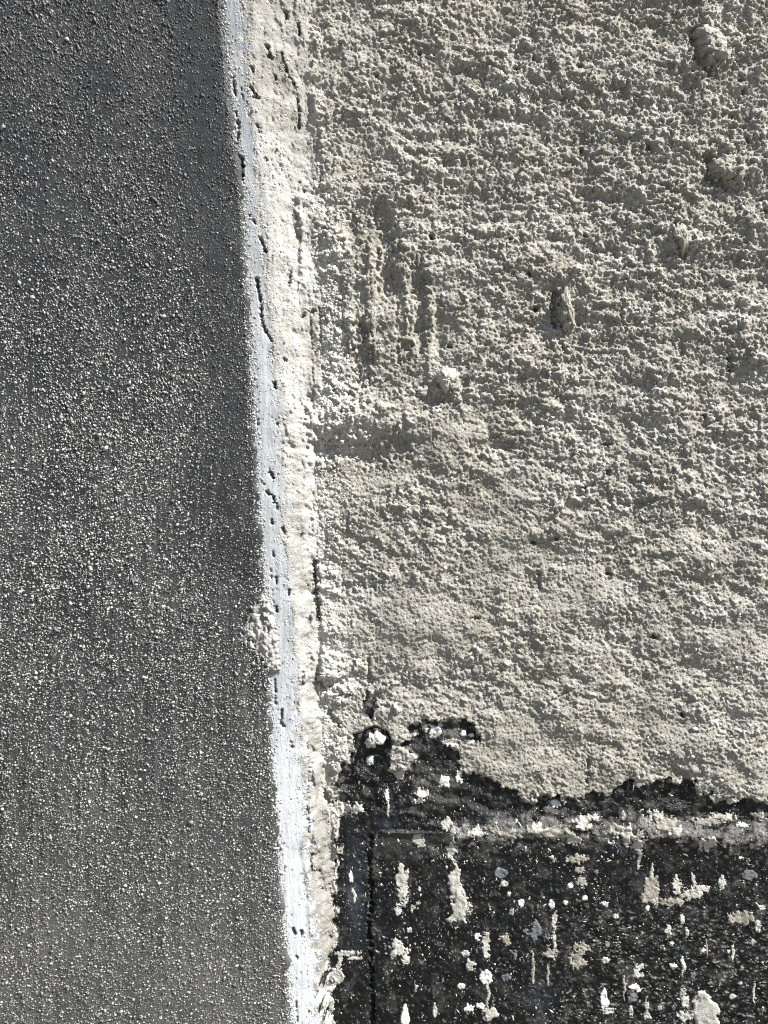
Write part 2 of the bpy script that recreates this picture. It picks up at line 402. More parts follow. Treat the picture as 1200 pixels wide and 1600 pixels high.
# pinholes
pin = [(652, 82), (833, 90), (806, 106), (1165, 68), (1162, 142), (1156, 122), (1168, 218), (907, 235), (850, 172), (820, 210), (1196, 330), (1190, 345), (744, 963), (1022, 994), (870, 845),
       (832, 847), (1048, 894), (913, 762), (836, 482), (826, 426), (950, 736), (796, 373), (912, 366), (1066, 1118), (951, 896), (588, 118), (1012, 230), (949, 695), (1139, 575), (702, 540), (1020, 460), (905, 104), (673, 370), (1100, 650)]
for k, (a, b_) in enumerate(pin):
    carve([(a, b_), (a + 1, b_ + 2)], 3.6 if k % 3 else 4.6, 2.8, k, 0.3)
# black slot and thin rib in the bitumen, straight edge of the patch
carve([(580, 1310), (577, 1350), (580, 1400), (576, 1450), (578, 1490), (582, 1560), (579, 1690)], 4.0, 1.3, 98, 0.45)
s = window(588, 712, 1294, 1306)
h[s] += 0.9 * np.exp(-((VV[s] - 1301 - 0.02 * (UU[s] - 590)) / 1.8) ** 2) * sstep(588, 600, UU[s]) * (1 - sstep(690, 712, UU[s]))
# swellings
for k, a in enumerate([(520, 645, 42, 50, 1.8), (575, 655, 60, 30, 1.3), (640, 665, 50, 22, .8), (580, 470, 10, 110, .9), (630, 480, 9, 100, .8), (545, 450, 10, 90, .7), (672, 500, 8, 90, .6), (525, 330, 24, 90, .8), (700, 596, 17, 20, 1.6), (585, 1155, 17, 17, 1.6), (1125, 75, 46, 34, 1.6), (1150, 265, 46, 26, 1.4), (1070, 375, 30, 26, 1.2), (884, 490, 15, 30, 1.2), (512, 905, 20, 24, 1.2),
                       (512, 1040, 24, 26, 1.6), (530, 1085, 28, 16, 1.0), (486, 330, 26, 50, 1.4), (545, 700, 20, 10, .5), (480, 680, 30, 50, 1.0), (1165, 520, 34, 26, 1.0), (640, 20, 30, 18, 1.0), (1000, 580, 40, 18, .8), (790, 660, 30, 20, .8), (530, 1190, 16, 40, 1.0)]):
    swell(*a, seed=k)
# small straight ribs left by the trowel in the corner
for p0, p1, w, k in [((491, 950), (495, 1300), 3, 0.9), ((470, 300), (474, 420), 3, .4), ((496, 1150), (500, 1320), 4, .7), ((478, 1300), (492, 1440), 5, .5)]:
    p = np.array([p0, p1]); s = window(p[:, 0].min() - 14, p[:, 0].max() + 14, p[:, 1].min() - 10, p[:, 1].max() + 10)
    dd = seg_dist(UU[s] + 3 * perlin(X[s] / 2, Z[s] / 5, 501), VV[s], [p0, p1])
    h[s] += k * np.exp(-(dd / w) ** 2)

def h_at(u, v):
    iu = np.clip(np.searchsorted(us, u) - 1, 0, NU - 2); iv = np.clip(np.searchsorted(vs, v) - 1, 0, NV - 2)
    a = np.clip((u - us[iu]) / (us[iu + 1] - us[iu]), 0, 1); b = np.clip((v - vs[iv]) / (vs[iv + 1] - vs[iv]), 0, 1)
    return (h[iv, iu] * (1 - a) * (1 - b) + h[iv, iu + 1] * a * (1 - b) + h[iv + 1, iu] * (1 - a) * b + h[iv + 1, iu + 1] * a * b)

def pos(u, v, hh):
    u = np.asarray(u, float); v = np.asarray(v, float)
    return np.stack([u2x(u) / 1000, (BACK - hh) / 1000 + 0 * u, v2z(v) / 1000], -1)

# -- colour attributes
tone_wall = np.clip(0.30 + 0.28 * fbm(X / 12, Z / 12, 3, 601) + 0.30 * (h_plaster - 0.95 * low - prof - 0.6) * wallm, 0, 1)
tone_rev = np.clip(0.62 + 0.45 * fbm(X / 5, Z / 12, 3, 603) + 0.35 * zone(470, 330, 60, 160) + 0.45 * zone(500, 650, 80, 140) - 0.75 * zone(466, 230, 26, 70) - 0.9 * zone(494, 545, 28, 75)
                   - 0.5 * zone(440, 40, 80, 260) - 0.3 * sstep(800, 900, VV) - 0.45 * sstep(1150, 1300, VV), 0, 1)
cream = np.clip(sstep(70, 0, UU - K) * 0.55 * (0.6 + fbm(X / 6, Z / 6, 2, 605)) + zone(520, 650, 90, 80) * 0.9 + zone(520, 1020, 70, 140) * .5, 0, 1)
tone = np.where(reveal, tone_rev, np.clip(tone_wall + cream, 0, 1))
tone_s = np.clip(0.12 + 0.42 * sstep(150, 620, VV) + 0.46 * sstep(950, 1250, VV) + 0.22 * fbm(X / 3, Z / 14, 3, 607), 0, 1)  # less sun on the upper strip is put into its tone
tone = np.where(UU < S, tone_s, tone)
pale_mix = 0.95 * sstep(0.12, 0.5, fbm(X / 4.0, Z / 3.0, 4, 611, 0.65) + 0.75 * band - 0.1) * np.clip(band * 1.9, 0, 1) * (0.55 + 0.45 * perlin(X / 9, Z / 9, 613))  # pale plaster dust left on the bitumen
pale_mix = pale_mix + 0.5 * sstep(0.62, 0.95, fbm(X / 1.0, Z / 1.8, 3, 615, 0.65)) * (1 - 0.6 * ripple) + 0.03 * sstep(0.1, 0.7, fbm(X / 9, Z / 6, 4, 616, 0.65))
pale_mix = pale_mix + 0.10 * sstep(0.25, 0.7, fbm(X / 7, Z / 9, 3, 617)) + 1.0 * ripple * sstep(0.72, 0.95, rid) * sstep(-0.05, 0.3, perlin(X / 2.5, Z / 1.6, 619))
pale_mix = pale_mix + 0.25 * zone(680, 1232, 46, 40) + 0.5 * zone(705, 1148, 24, 14) + 0.10 * slab
pale_mix = np.clip(pale_mix + 0.55 * np.exp(-np.abs(tarf) / 5) * sstep(-0.1, 0.4, perlin(X / 2, Z / 2, 621)), 0, 1)
blue = np.clip(zone(552, 1400, 24, 120) * 0.9 + 0.9 * zone(790, 1300, 90, 26) + 0.7 * zone(960, 1320, 60, 22) + 0.6 * zone(840, 1560, 40, 30) + 0.9 * zone(610, 1285, 30, 22) + 0.5 * zone(680, 1150, 30, 16)
               + 0.15 * sstep(0.25, 0.7, fbm(X / 5, Z / 7, 2, 623)), 0, 1)

P = np.stack([X / 1000, (BACK - h) / 1000, Z / 1000], -1).reshape(-1, 3)
idx = np.arange(NU * NV).reshape(NV, NU)
quads = np.stack([idx[:-1, :-1], idx[1:, :-1], idx[1:, 1:], idx[:-1, 1:]], -1).reshape(-1, 4)
cu = lambda A: (A[:-1, :-1])
lab = np.full((NV, NU), 2, np.int8)
lab[UU < K] = 1; lab[UU < S] = 0; lab[TAR] = 3
lab[UU < E - 16] = 9
labf = cu(lab).reshape(-1)

def piece(k, name, mat, parent, attrs):
    F = quads[labf == k]; used = np.unique(F); remap = np.zeros(NU * NV, np.int32); remap[used] = np.arange(len(used))
    return mesh_np(name, P[used], remap[F], mat, parent, {n: a.reshape(-1)[used] for n, a in attrs.items()})

XL, XR = -0.7, u2x(us[-1]) / 1000
ZT, ZB = v2z(vs[0]) / 1000, v2z(vs[-1]) / 1000

# ------------------------------------------------------------------ things
wall = bpy.data.objects.new('plaster_wall', None); C.objects.link(wall)
wall.location = (0.06, BACK / 1000, ZB)
tag(wall, 'rough beige plaster wall, blackened with bitumen along its foot', 'wall', kind='thing')
pier = bpy.data.objects.new('painted_pier', None); C.objects.link(pier)
pier.location = (-0.2, 0.02, ZB)
tag(pier, 'gritty dark grey painted pier with whitish edge left of the plaster', 'pier', kind='thing')

def under(o, p):
    o.parent = p; o.matrix_parent_inverse = Vector_matrix(p); return o
from mathutils import Matrix
def Vector_matrix(p):
    m = Matrix.Translation(p.location)
    return m.inverted()

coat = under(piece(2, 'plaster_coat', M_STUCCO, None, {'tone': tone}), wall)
tar = under(piece(3, 'bitumen_coat', M_TAR, None, {'pale_mix': pale_mix, 'blue': blue}), wall)
tar['label'] = 'black bitumen band with pale paint splashes'
rev = under(piece(1, 'plaster_reveal', M_REVEAL, None, {'tone': tone}), pier)
rev['label'] = 'cream unpainted plaster sloping back to the wall'
strip = under(piece(0, 'edge_strip', M_STRIP, None, {'tone': tone}), pier)
strip['label'] = 'bluish white brushed edge strip'
under(box('masonry_core', -0.12, XR - 0.001, 0.020, 0.25, ZB + 0.001, ZT - 0.001, M_CORE), wall)
under(box('masonry_core', XL + 0.001, -0.121, 0.006, 0.25, ZB + 0.001, ZT - 0.001, M_CORE), pier)

g = box('ground', -40, 40, -40, 0.3, ZB - 0.25, ZB - 0.002, M_GROUND)
g['kind'] = 'structure'

# ------------------------------------------------------------------ the dark painted face
ua = axis(-160, 470, 4.0, (XL * 1000) * PX + 600, 470)
ua = ua[ua < 480]
va = axis(-80, 1680, 4.0, -3600, 3300)
ua = np.concatenate([ua])
U2, V2 = np.meshgrid(ua, va); U2 = U2.astype(f32); V2 = V2.astype(f32)
X2 = (U2 - 600) / PX; Z2 = (800 - V2) / PX
fade2 = np.clip(4.2 / np.maximum(np.gradient(ua)[None, :], np.gradient(va)[:, None]), 0, 1)
chipzone = np.clip(1 - np.hypot((U2 - 404) / 34, (V2 - 985) / 62), 0, 1)
eg = edge_px(va)[:, None] + (5.0 * fbm(X2 * 0 + 1.7, Z2 / 6, 4, 701, 0.6) + 2.6 * perlin(X2 / 0.9, Z2 / 0.9, 703)) * fade2 - 16 * sstep(0, 0.5, chipzone)
def face_relief(Xm, Zm):
    return (0.25 * fbm(Xm / 30, Zm / 30, 2, 711) + 0.10 * fbm(Xm / 3, Zm / 4, 3, 713, 0.6) + 0.05 * perlin(Xm / 0.7, Zm / 4, 715) + 0.05 * perlin(Xm / 0.6, Zm / 0.7, 717))
h2 = BACK + face_relief(X2, Z2) * fade2 - 0.028 * np.clip(U2 - eg + 5, 0, 60) ** 2 * 0.9
face_pale = np.clip(0.02 + 0.12 * sstep(450, 900, V2) + 0.40 * sstep(950, 1650, V2) + 0.16 * fbm(X2 / 22, Z2 / 40, 3, 721) + 0.30 * fbm(X2 / 1.8, Z2 / 36, 2, 723) * sstep(300, 900, V2) - 0.15 * np.exp(-((U2 - eg + 40) / 45) ** 2) * (V2 < 900), 0, 1)  # face colour gets paler towards the bottom, with vertical streaks
P2 = np.stack([X2 / 1000, (BACK - h2) / 1000, Z2 / 1000], -1).reshape(-1, 3)
i2 = np.arange(U2.size).reshape(U2.shape)
Q2 = np.stack([i2[:-1, :-1], i2[1:, :-1], i2[1:, 1:], i2[:-1, 1:]], -1).reshape(-1, 4)
keep = ((U2 - eg)[:-1, :-1] < 12).reshape(-1)
F2 = Q2[keep]; used = np.unique(F2); rm = np.zeros(U2.size, np.int32); rm[used] = np.arange(len(used))
face = mesh_np('painted_face', P2[used], rm[F2], M_PANEL, None, {'pale_mix': face_pale.reshape(-1)[used]})
under(face, pier)

# sand grains standing out of the paint
t = (1 + 5 ** 0.5) / 2
ICO = np.array([(-1, t, 0), (1, t, 0), (-1, -t, 0), (1, -t, 0), (0, -1, t), (0, 1, t), (0, -1, -t), (0, 1, -t), (t, 0, -1), (t, 0, 1), (-t, 0, -1), (-t, 0, 1)]) / math.hypot(1, t)
ICF = np.array([(0, 11, 5), (0, 5, 1), (0, 1, 7), (0, 7, 10), (0, 10, 11), (1, 5, 9), (5, 11, 4), (11, 10, 2), (10, 7, 6), (7, 1, 8), (3, 9, 4), (3, 4, 2), (3, 2, 6), (3, 6, 8), (3, 8, 9), (4, 9, 5), (2, 4, 11), (6, 2, 10), (8, 6, 7), (9, 8, 1)])
def grains(name, gu, gv, r, el, ang, col, hsurf, parent, mat=M_GRAIN, depth=0.0, sink=0.15, seed=1, flatten=0.62, BV=ICO, BF=ICF):
    """gu, gv photograph columns/rows on the plane at that depth; r in mm"""
    rg = np.random.default_rng(seed); n = len(gu)
    nv = len(BV); V = BV[None] * (1 + 0.28 * rg.standard_normal((n, nv, 1)))
    a = rg.uniform(0, 6.283, n); ca, sa = np.cos(a)[:, None], np.sin(a)[:, None]
    V = np.stack([V[..., 0] * ca - V[..., 1] * sa, V[..., 0] * sa + V[..., 1] * ca, V[..., 2] * flatten], -1)
    a = rg.uniform(0, 6.283, n); ca, sa = np.cos(a)[:, None], np.sin(a)[:, None]
    lx = V[..., 0] * ca - V[..., 1] * sa; lz = V[..., 0] * sa + V[..., 1] * ca
    lx = lx * el[:, None]; lz = lz / np.sqrt(el)[:, None]
    ca, sa = np.cos(ang)[:, None], np.sin(ang)[:, None]
    gx = lx * ca - lz * sa; gz = lx * sa + lz * ca
    k = (D + depth) / D / PX
    Xg = ((gu - 600) * k)[:, None] + gx * r[:, None]
    Zg = ((800 - gv) * k)[:, None] + gz * r[:, None]
    Yg = BACK - (hsurf + sink * r)[:, None] - V[..., 2] * r[:, None]
    Vv = np.stack([Xg, Yg, Zg], -1).reshape(-1, 3) / 1000
    F = (BF[None] + nv * np.arange(n)[:, None, None]).reshape(-1, 3)
    o = mesh_np(name, Vv, F, mat, None, smooth=(nv == 12), color=np.repeat(col, nv, 0))
    return under(o, parent)

OCT = np.array([(1, 0, 0), (-1, 0, 0), (0, 1, 0), (0, -1, 0), (0, 0, 1), (0, 0, -1)], float)
OCF = np.array([(0, 2, 4), (2, 1, 4), (1, 3, 4), (3, 0, 4), (2, 0, 5), (1, 2, 5), (3, 1, 5), (0, 3, 5)])
def sand(N, r0, rs, rlo, rhi, l0, ls, seed, BV, BF, dmul):
    rg = np.random.default_rng(seed)
    gu = rg.uniform(-110, 460, N); gv = rg.uniform(-60, 1660, N)
    ge = edge_px(gv)
    nvb = len(BV)
    side = np.exp(-((gu - ge + 42) / 45) ** 2) * (1 - sstep(850, 1150, gv))
    den = 0.66 + 0.34 * fbm(gu / 130, gv / 150, 3, 731) - 0.20 * side - 0.10 * (1 - sstep(150, 350, gv)) + 0.16 * np.exp(-((gv - 850) / 330) ** 2) + (0.22 if nvb > 6 else 0.25) * sstep(900, 1250, gv)
    den = den + 0.55 * perlin(gu / 4.5, gv / 170, 733) * sstep(300, 700, gv) + 0.35 * perlin(gu / 14, gv / 16, 735)
    rim = (gu > ge - 7)
    ok = (rg.uniform(0, 1, N) < np.where(rim, 0.95, den * dmul)) & (gu < ge + 3) & ~(np.hypot((gu - 408) / 16, (gv - 985) / 36) < 1)
    gu, gv, ge, rim, side = gu[ok], gv[ok], ge[ok], rim[ok], side[ok]; n = len(gu)
    r = np.clip(np.exp(rg.normal(math.log(r0), rs, n)), rlo, rhi) * (1.12 - 0.14 * sstep(900, 1500, gv)) * (1 - 0.2 * side)
    el = 1.0 + np.abs(rg.normal(0, 0.25, n)) + 0.45 * (1 - sstep(0, 450, gv)) + 0.2 * sstep(1300, 1600, gv)
    ang = np.where(gv < 700, -1.05, 0.6) + rg.normal(0, 0.35, n)
    lum = np.clip(np.exp(rg.normal(math.log(l0), ls, n)), 0.04, 0.65)
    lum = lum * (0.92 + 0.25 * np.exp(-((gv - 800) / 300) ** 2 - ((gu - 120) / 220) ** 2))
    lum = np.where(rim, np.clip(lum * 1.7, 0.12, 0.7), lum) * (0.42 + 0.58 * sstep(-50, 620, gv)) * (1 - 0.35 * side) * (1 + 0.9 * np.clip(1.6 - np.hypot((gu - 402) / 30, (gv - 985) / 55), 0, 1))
    col = lum[:, None] * (np.array([1, 0.99, 0.965]) + rg.normal(0, 0.02, (n, 3)))
    hs = BACK + face_relief((gu - 600) / PX, (800 - gv) / PX) - 0.025 * np.clip(gu - ge + 5, 0, 60) ** 2
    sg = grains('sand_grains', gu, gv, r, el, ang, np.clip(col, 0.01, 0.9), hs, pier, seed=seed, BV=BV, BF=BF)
    sg['kind'] = 'stuff'; sg.parent = face; sg.matrix_parent_inverse = Matrix.Identity(4)
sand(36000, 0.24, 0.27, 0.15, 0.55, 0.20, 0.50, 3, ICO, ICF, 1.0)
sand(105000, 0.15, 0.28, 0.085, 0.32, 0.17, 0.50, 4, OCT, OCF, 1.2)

# the same sand going on over the face beyond the photograph's frame, in simpler grains
TET = np.array([(1, 1, 1), (1, -1, -1), (-1, 1, -1), (-1, -1, 1)]) / 1.5
TEF = np.array([(0, 1, 2), (0, 3, 1), (0, 2, 3), (1, 3, 2)])
rg = np.random.default_rng(8); N = 190000
gu = rg.uniform(-1100, 470, N); gv = rg.uniform(-800, 2400, N)
dist = np.hypot(np.maximum(-110 - gu, 0), np.maximum(np.maximum(-60 - gv, gv - 1660), 0))
ok = (dist > 0) & (gu < edge_px(gv) - 2) & (rg.uniform(0, 1, N) < 1.05 * np.exp(-dist / 520) * (0.8 + 0.4 * fbm(gu / 130, gv / 150, 3, 731)))
gu, gv = gu[ok], gv[ok]; n = len(gu)
r = np.clip(np.exp(rg.normal(math.log(0.25), 0.28, n)), 0.12, 0.5)
lum = np.clip(np.exp(rg.normal(math.log(0.17), 0.5, n)), 0.04, 0.6) * (0.42 + 0.58 * sstep(-50, 620, gv))
og = grains('sand_grains', gu, gv, r, np.full(n, 1.1), rg.uniform(0, 6.3, n), lum[:, None] * np.array([1, .99, .965]), BACK + face_relief((gu - 600) / PX, (800 - gv) / PX), pier, seed=9, BV=TET, BF=TEF)
og['kind'] = 'stuff'; og.parent = face; og.matrix_parent_inverse = Matrix.Identity(4)

# crumbs on the strip rim, the reveal and the plaster
def crumbs(name, n, pick, rr, lumr, parent, seed, sink=0.1):
    rg = np.random.default_rng(seed); u, v = pick(rg, n)
    n = len(u); r = np.clip(np.exp(rg.normal(math.log(rr), 0.4, n)), 0.1, 0.9)
    l = rg.uniform(*lumr, n); c = l[:, None] * np.array([1, 0.985, 0.93])
    o = grains(name, u, v, r, 1 + np.abs(rg.normal(0, .2, n)), rg.uniform(0, 6.3, n), c, h_at(u, v), parent, depth=BACK, sink=sink, seed=seed)
    o['kind'] = 'stuff'; return o
def pick_wall(rg, n):
    u = rg.uniform(480, 1300, n); v = rg.uniform(-80, 1300, n)
    iu = np.searchsorted(us, u) - 1; iv = np.searchsorted(vs, v) - 1
    ok = (lab[iv, iu] == 2) & (rg.uniform(0, 1, n) < np.clip(rough[iv, iu], 0.2, 1) * np.clip(clump[iv, iu], 0, 1))
    return u[ok], v[ok]
crumbs('plaster_crumbs', 14000, pick_wall, 0.30, (0.26, 0.44), wall, 11, 0.0)
def pick_spill(rg, n):
    v = rg.uniform(250, 1200, n); u = shift(corner_px(v), BACK) + np.abs(rg.normal(0, 34, n)) - 6
    ok = rg.uniform(0, 1, n) < 0.35 + 0.65 * np.exp(-((v - 560) / 180) ** 2)
    u, v = u[ok], v[ok]; iu = np.searchsorted(us, u) - 1; iv = np.searchsorted(vs, v) - 1; ok = lab[iv, iu] == 2
    return u[ok], v[ok]
crumbs('plaster_crumbs', 5000, pick_spill, 0.30, (0.36, 0.52), wall, 15, 0.0)
def pick_rev(rg, n):
    v = rg.uniform(-80, 1500, n); u = rg.uniform(330, 530, n)
    iu = np.searchsorted(us, u) - 1; iv = np.searchsorted(vs, v) - 1
    ok = (lab[iv, iu] == 1); return u[ok], v[ok]
crumbs('plaster_crumbs', 9000, pick_rev, 0.17, (0.28, 0.48), pier, 12, 0.1)
def pick_seam(rg, n):
    v = rg.uniform(-80, 1680, n); u = shift(strip_px(v), 4) + rg.normal(-2, 11, n)
    ok = perlin(u / 9, v / 16, 855) > -0.1; return u[ok], v[ok]
crumbs('plaster_crumbs', 6000, pick_seam, 0.14, (0.28, 0.46), pier, 16, 0.1)
def pick_rim(rg, n):
    v = rg.uniform(-80, 1680, n); u = shift(edge_px(v), 1) + rg.normal(1, 4.5, n); return u, v
crumbs('plaster_crumbs', 4500, pick_rim, 0.16, (0.16, 0.45), pier, 14, 0.3)

# ------------------------------------------------------------------ lumps: countable pieces stuck on the surfaces
def lump(name, u, v, ru, rv, rise, mat, parent, seed, tonev=0.5, nb=18, rag=0.22, base=None, tilt=0.0):
    """rounded nodule with a crumbly skin; ru, rv in photograph pixels, rise in mm"""
    R = [0.0, .15, .3, .45, .6, .74, .86, .95, 1.0, 1.03]; Hh = [1.0, .99, .95, .89, .80, .66, .48, .26, .05, -.4]
    nb = 30
    th = np.linspace(0, 2 * math.pi, nb, endpoint=False)
    rg = np.random.default_rng(seed)
    V = []; 
    h0 = h_at(np.array([u]), np.array([v]))[0] if base is None else base
    out = 1 + rag * (np.sin(2 * th + rg.uniform(0, 6)) * .5 + np.sin(3 * th + rg.uniform(0, 6)) * .5 + rg.normal(0, .35, nb))
    for i, (q, a) in enumerate(zip(R, Hh)):
        if i == 0:
            V.append((u, v, h0 + rise)); continue
        uu = u + ru * q * out * np.cos(th) + rg.normal(0, .035, nb) * ru
        vv = v + rv * q * out * np.sin(th) + rg.normal(0, .035, nb) * rv
        hb = np.minimum(h_at(uu, vv), h0 + 0.4 * rise) if base is None else base
        hh = hb * q ** 2 + h0 * (1 - q ** 2) + rise * (a + rg.normal(0, .04, nb) * (q < 1)) - tilt * (vv - v) / rv * rise * (1 - q)
        xm_, zm_ = u2x(uu), v2z(vv)
        hh = hh + (q < 1) * (0.55 * bumps(xm_ / 1.2, zm_ / 1.1, seed) + 0.35 * bumps(xm_ / 0.65, zm_ / 0.6, seed + 5) + 0.25 * perlin(xm_ / 1.5, zm_ / 1.5, seed))
        V += list(zip(uu, vv, hh))
    V = np.array(V, float)
    F = [(0, 1 + (j + 1) % nb, 1 + j) for j in range(nb)]
    for i in range(len(R) - 2):
        a0 = 1 + i * nb; b0 = a0 + nb
        for j in range(nb):
            k = (j + 1) % nb
            F += [(a0 + j, a0 + k, b0 + k), (a0 + j, b0 + k, b0 + j)]
    F = np.array(F)[:, ::-1]
    o = mesh_np(name, pos(V[:, 0], V[:, 1], V[:, 2]), F, mat, None, {'tone': np.full(len(V), tonev) + rg.normal(0, .12, len(V))})
    return under(o, parent)

for k, (u, v, ru, rv, rise, tv) in enumerate([
        (1108, 62, 22, 17, 2.0, .4), (1122, 84, 17, 13, 2.0, .45), (1098, 50, 12, 11, 1.8, .5), (1128, 262, 19, 14, 1.9, .4), (1150, 276, 14, 10, 1.6, .4), (1062, 372, 12, 22, 1.7, .4),
        (884, 484, 12, 24, 3.0, .3), (888, 502, 10, 12, 1.6, .35), (698, 594, 14, 16, 1.7, .8), (572, 578, 11, 12, 1.6, .8), (660, 612, 8, 8, 1.2, .8), (585, 1155, 14, 13, 2.2, .9), (620, 1108, 7, 7, 1.2, .8),
        (512, 1052, 15, 11, 1.8, 1.), (560, 1040, 8, 9, 1.0, .8), (790, 682, 11, 9, 1.4, .6), (1110, 852, 9, 12, 1.2, .8), (478, 485, 8, 6, 1.3, .9), (600, 15, 14, 9, 1.6, .5), (900, 20, 15, 9, 1.6, .4), (1180, 560, 12, 10, 1.5, .5), (870, 790, 7, 12, 1.2, .5)]):
    lump('plaster_lump', u, v, ru, rv, rise * .62, M_STUCCO, wall, 900 + k, tv, rag=0.42)
def chip(name, poly, base, rise, seed, step=1.3):
    """broken bit of plaster clinging to the painted face: a small closed relief"""
    p = np.array(poly, float); a = np.arange(p[:, 0].min() - 8, p[:, 0].max() + 8, step); c_ = np.arange(p[:, 1].min() - 8, p[:, 1].max() + 8, step)
    U, V = np.meshgrid(a, c_); xm = (U - 600) / PX; zm = (800 - V) / PX
    jx = U + 5 * fbm(xm / 1.5, zm / 1.5, 3, seed); jz = V + 5 * fbm(xm / 1.5, zm / 1.5, 3, seed + 9)
    ins = np.zeros(U.shape, bool); dist = seg_dist(jx, jz, [tuple(q) for q in poly] + [tuple(poly[0])])
    for (x0, y0), (x1, y1) in zip(poly, poly[1:] + poly[:1]):
        cnd = ((y0 > jz) != (y1 > jz)) & (jx < (x1 - x0) * (jz - y0) / (y1 - y0 + 1e-9) + x0); ins ^= cnd
    sd_ = np.where(ins, dist, -dist)
    q = np.clip(sd_ / 9, -1, 1)
    hh = base + rise * np.where(q > 0, np.sqrt(np.clip(1 - (1 - q) ** 2, 0, 1)), 2.5 * q)
    hh = hh + (0.55 * fbm(xm / 2.4, zm / 2.8, 4, seed + 3, 0.6) + 0.25 * bumps(xm / 0.6, zm / 0.6, seed + 5) + 0.15 * perlin(xm / 0.45, zm / 0.45, seed + 6)) * (q > 0)
    for (hu, hv, hr, hz, hd) in [(406, 950, 5, 14, 2.6), (410, 968, 4, 10, 2.2), (391, 999, 5, 4, 1.6), (418, 985, 3, 8, 1.4)]:
        hh = hh - hd * np.clip(1.2 - np.hypot((jx - hu) / hr, (jz - hv) / hz), 0, 1)
    tn = np.clip(0.95 + 0.4 * fbm(xm / 3, zm / 3, 2, seed + 7) - 0.8 * np.clip(1.3 - np.hypot((U - 390) / 14, (V - 965) / 22), 0, 1), 0, 1)
    k = sd_ > -5
    i = np.arange(U.size).reshape(U.shape); Q = np.stack([i[:-1, :-1], i[1:, :-1], i[1:, 1:], i[:-1, 1:]], -1).reshape(-1, 4)
    Q = Q[(k[:-1, :-1] & k[1:, 1:]).reshape(-1)]; us_ = np.unique(Q); rm = np.zeros(U.size, np.int32); rm[us_] = np.arange(len(us_))
    Pc = np.stack([xm / 1000, (BACK - hh) / 1000, zm / 1000], -1).reshape(-1, 3)
    return under(mesh_np(name, Pc[us_], rm[Q], M_REVEAL, None, {'tone': tn.reshape(-1)[us_]}), pier)
chip('plaster_chip', [(404, 930), (415, 935), (424, 960), (430, 1000), (434, 1048), (422, 1052), (412, 1030), (398, 1016), (384, 1010), (374, 1000), (377, 984), (388, 962), (397, 945)], 11.8, 0.55, 951)
rg = np.random.default_rng(5)
for k, (u, v, s_) in enumerate([(105, 62, 5), (95, 652, 5.5), (155, 680, 5), (270, 588, 5), (255, 495, 4.5), (5, 200, 6), (30, 442, 4.5), (50, 465, 4.5), (300, 450, 5), (298, 1285, 5), (255, 1470, 4.5), (378, 1510, 5), (300, 1350, 5), (165, 700, 5), (88, 985, 5), (210, 1160, 4)]):
    gg = grains('grit_stone', np.array([u], float), np.array([v], float), np.array([s_ / PX * 0.72]), np.array([1.2]), np.array([rg.uniform(0, 3)]), np.array([[.22, .217, .21]]) * rg.uniform(.6, 1.4),
                np.array([BACK + face_relief(np.array([(u - 600) / PX]), np.array([(800 - v) / PX]))[0]]), pier, seed=50 + k)
    gg.parent = face; gg.matrix_parent_inverse = Matrix.Identity(4)

# ------------------------------------------------------------------ paint splashes on the bitumen
def splat(u, v, ru, rv, mat, seed, thick=0.2, rag=0.25, shape='blob', name='paint_splash'):
    """a flat irregular splash: a thin skin that dips under the bitumen all round its ragged outline"""
    mn = min(ru, rv); step = max(1.3, (ru * rv) ** 0.5 / 9)
    a = np.arange(u - ru * 1.7 - 3, u + ru * 1.7 + 3, step); c_ = np.arange(v - rv * 1.5 - 3, v + rv * 1.5 + 3, step)
    U, V = np.meshgrid(a, c_); x = (U - u) / ru; y = (V - v) / rv
    k1 = max(mn * 0.85, 3.0); k2 = max(mn * 0.32, 2.0)
    if shape == 'drop': x = x / (0.45 + 0.6 * np.clip((y + 1) / 2, 0, 1))
    n1 = fbm(U / k1 + seed * 1.37, V / (k1 * 1.25), 2, seed % 997); n2 = fbm(U / k2, V / k2 + seed * 0.71, 2, (seed * 3) % 991)
    x = x + 0.8 * rag * fbm(U / (k1 * 1.6), V / (k1 * 1.6) + seed, 2, (seed * 7) % 983)
    if name == 'paint_drip': x = x + 1.1 * perlin(V / 11 + seed, V * 0 + 0.4, seed % 977)
    f = 1 - np.hypot(x, y) + rag * (1.5 * n1 + 0.8 * n2)
    q = np.clip(f / 0.16, -1, 1)
    hs = h_at(U.ravel(), V.ravel()).reshape(U.shape)
    hh = hs + thick * np.where(q > 0, np.sqrt(np.clip(1 - (1 - q) ** 2, 0, 1)) * (1 + 0.5 * n2), 1.8 * q) - 0.02
    i = np.arange(U.size).reshape(U.shape); Q = np.stack([i[:-1, :-1], i[1:, :-1], i[1:, 1:], i[:-1, 1:]], -1).reshape(-1, 4)
    kp = np.maximum(np.maximum(f[:-1, :-1], f[1:, 1:]), np.maximum(f[1:, :-1], f[:-1, 1:])).reshape(-1) > 0
    Q = Q[kp]
    if len(Q) < 3: return None
    us_ = np.unique(Q); rm = np.zeros(U.size, np.int32); rm[us_] = np.arange(len(us_))
    o = mesh_np(name, pos(U, V, hh).reshape(-1, 3)[us_], rm[Q], mat, None)
    o.parent = tar; o.matrix_parent_inverse = Matrix.Identity(4)
    return o
W, CR, TN, GY = M_WHITE, M_CREAM, M_TAN, M_GREY
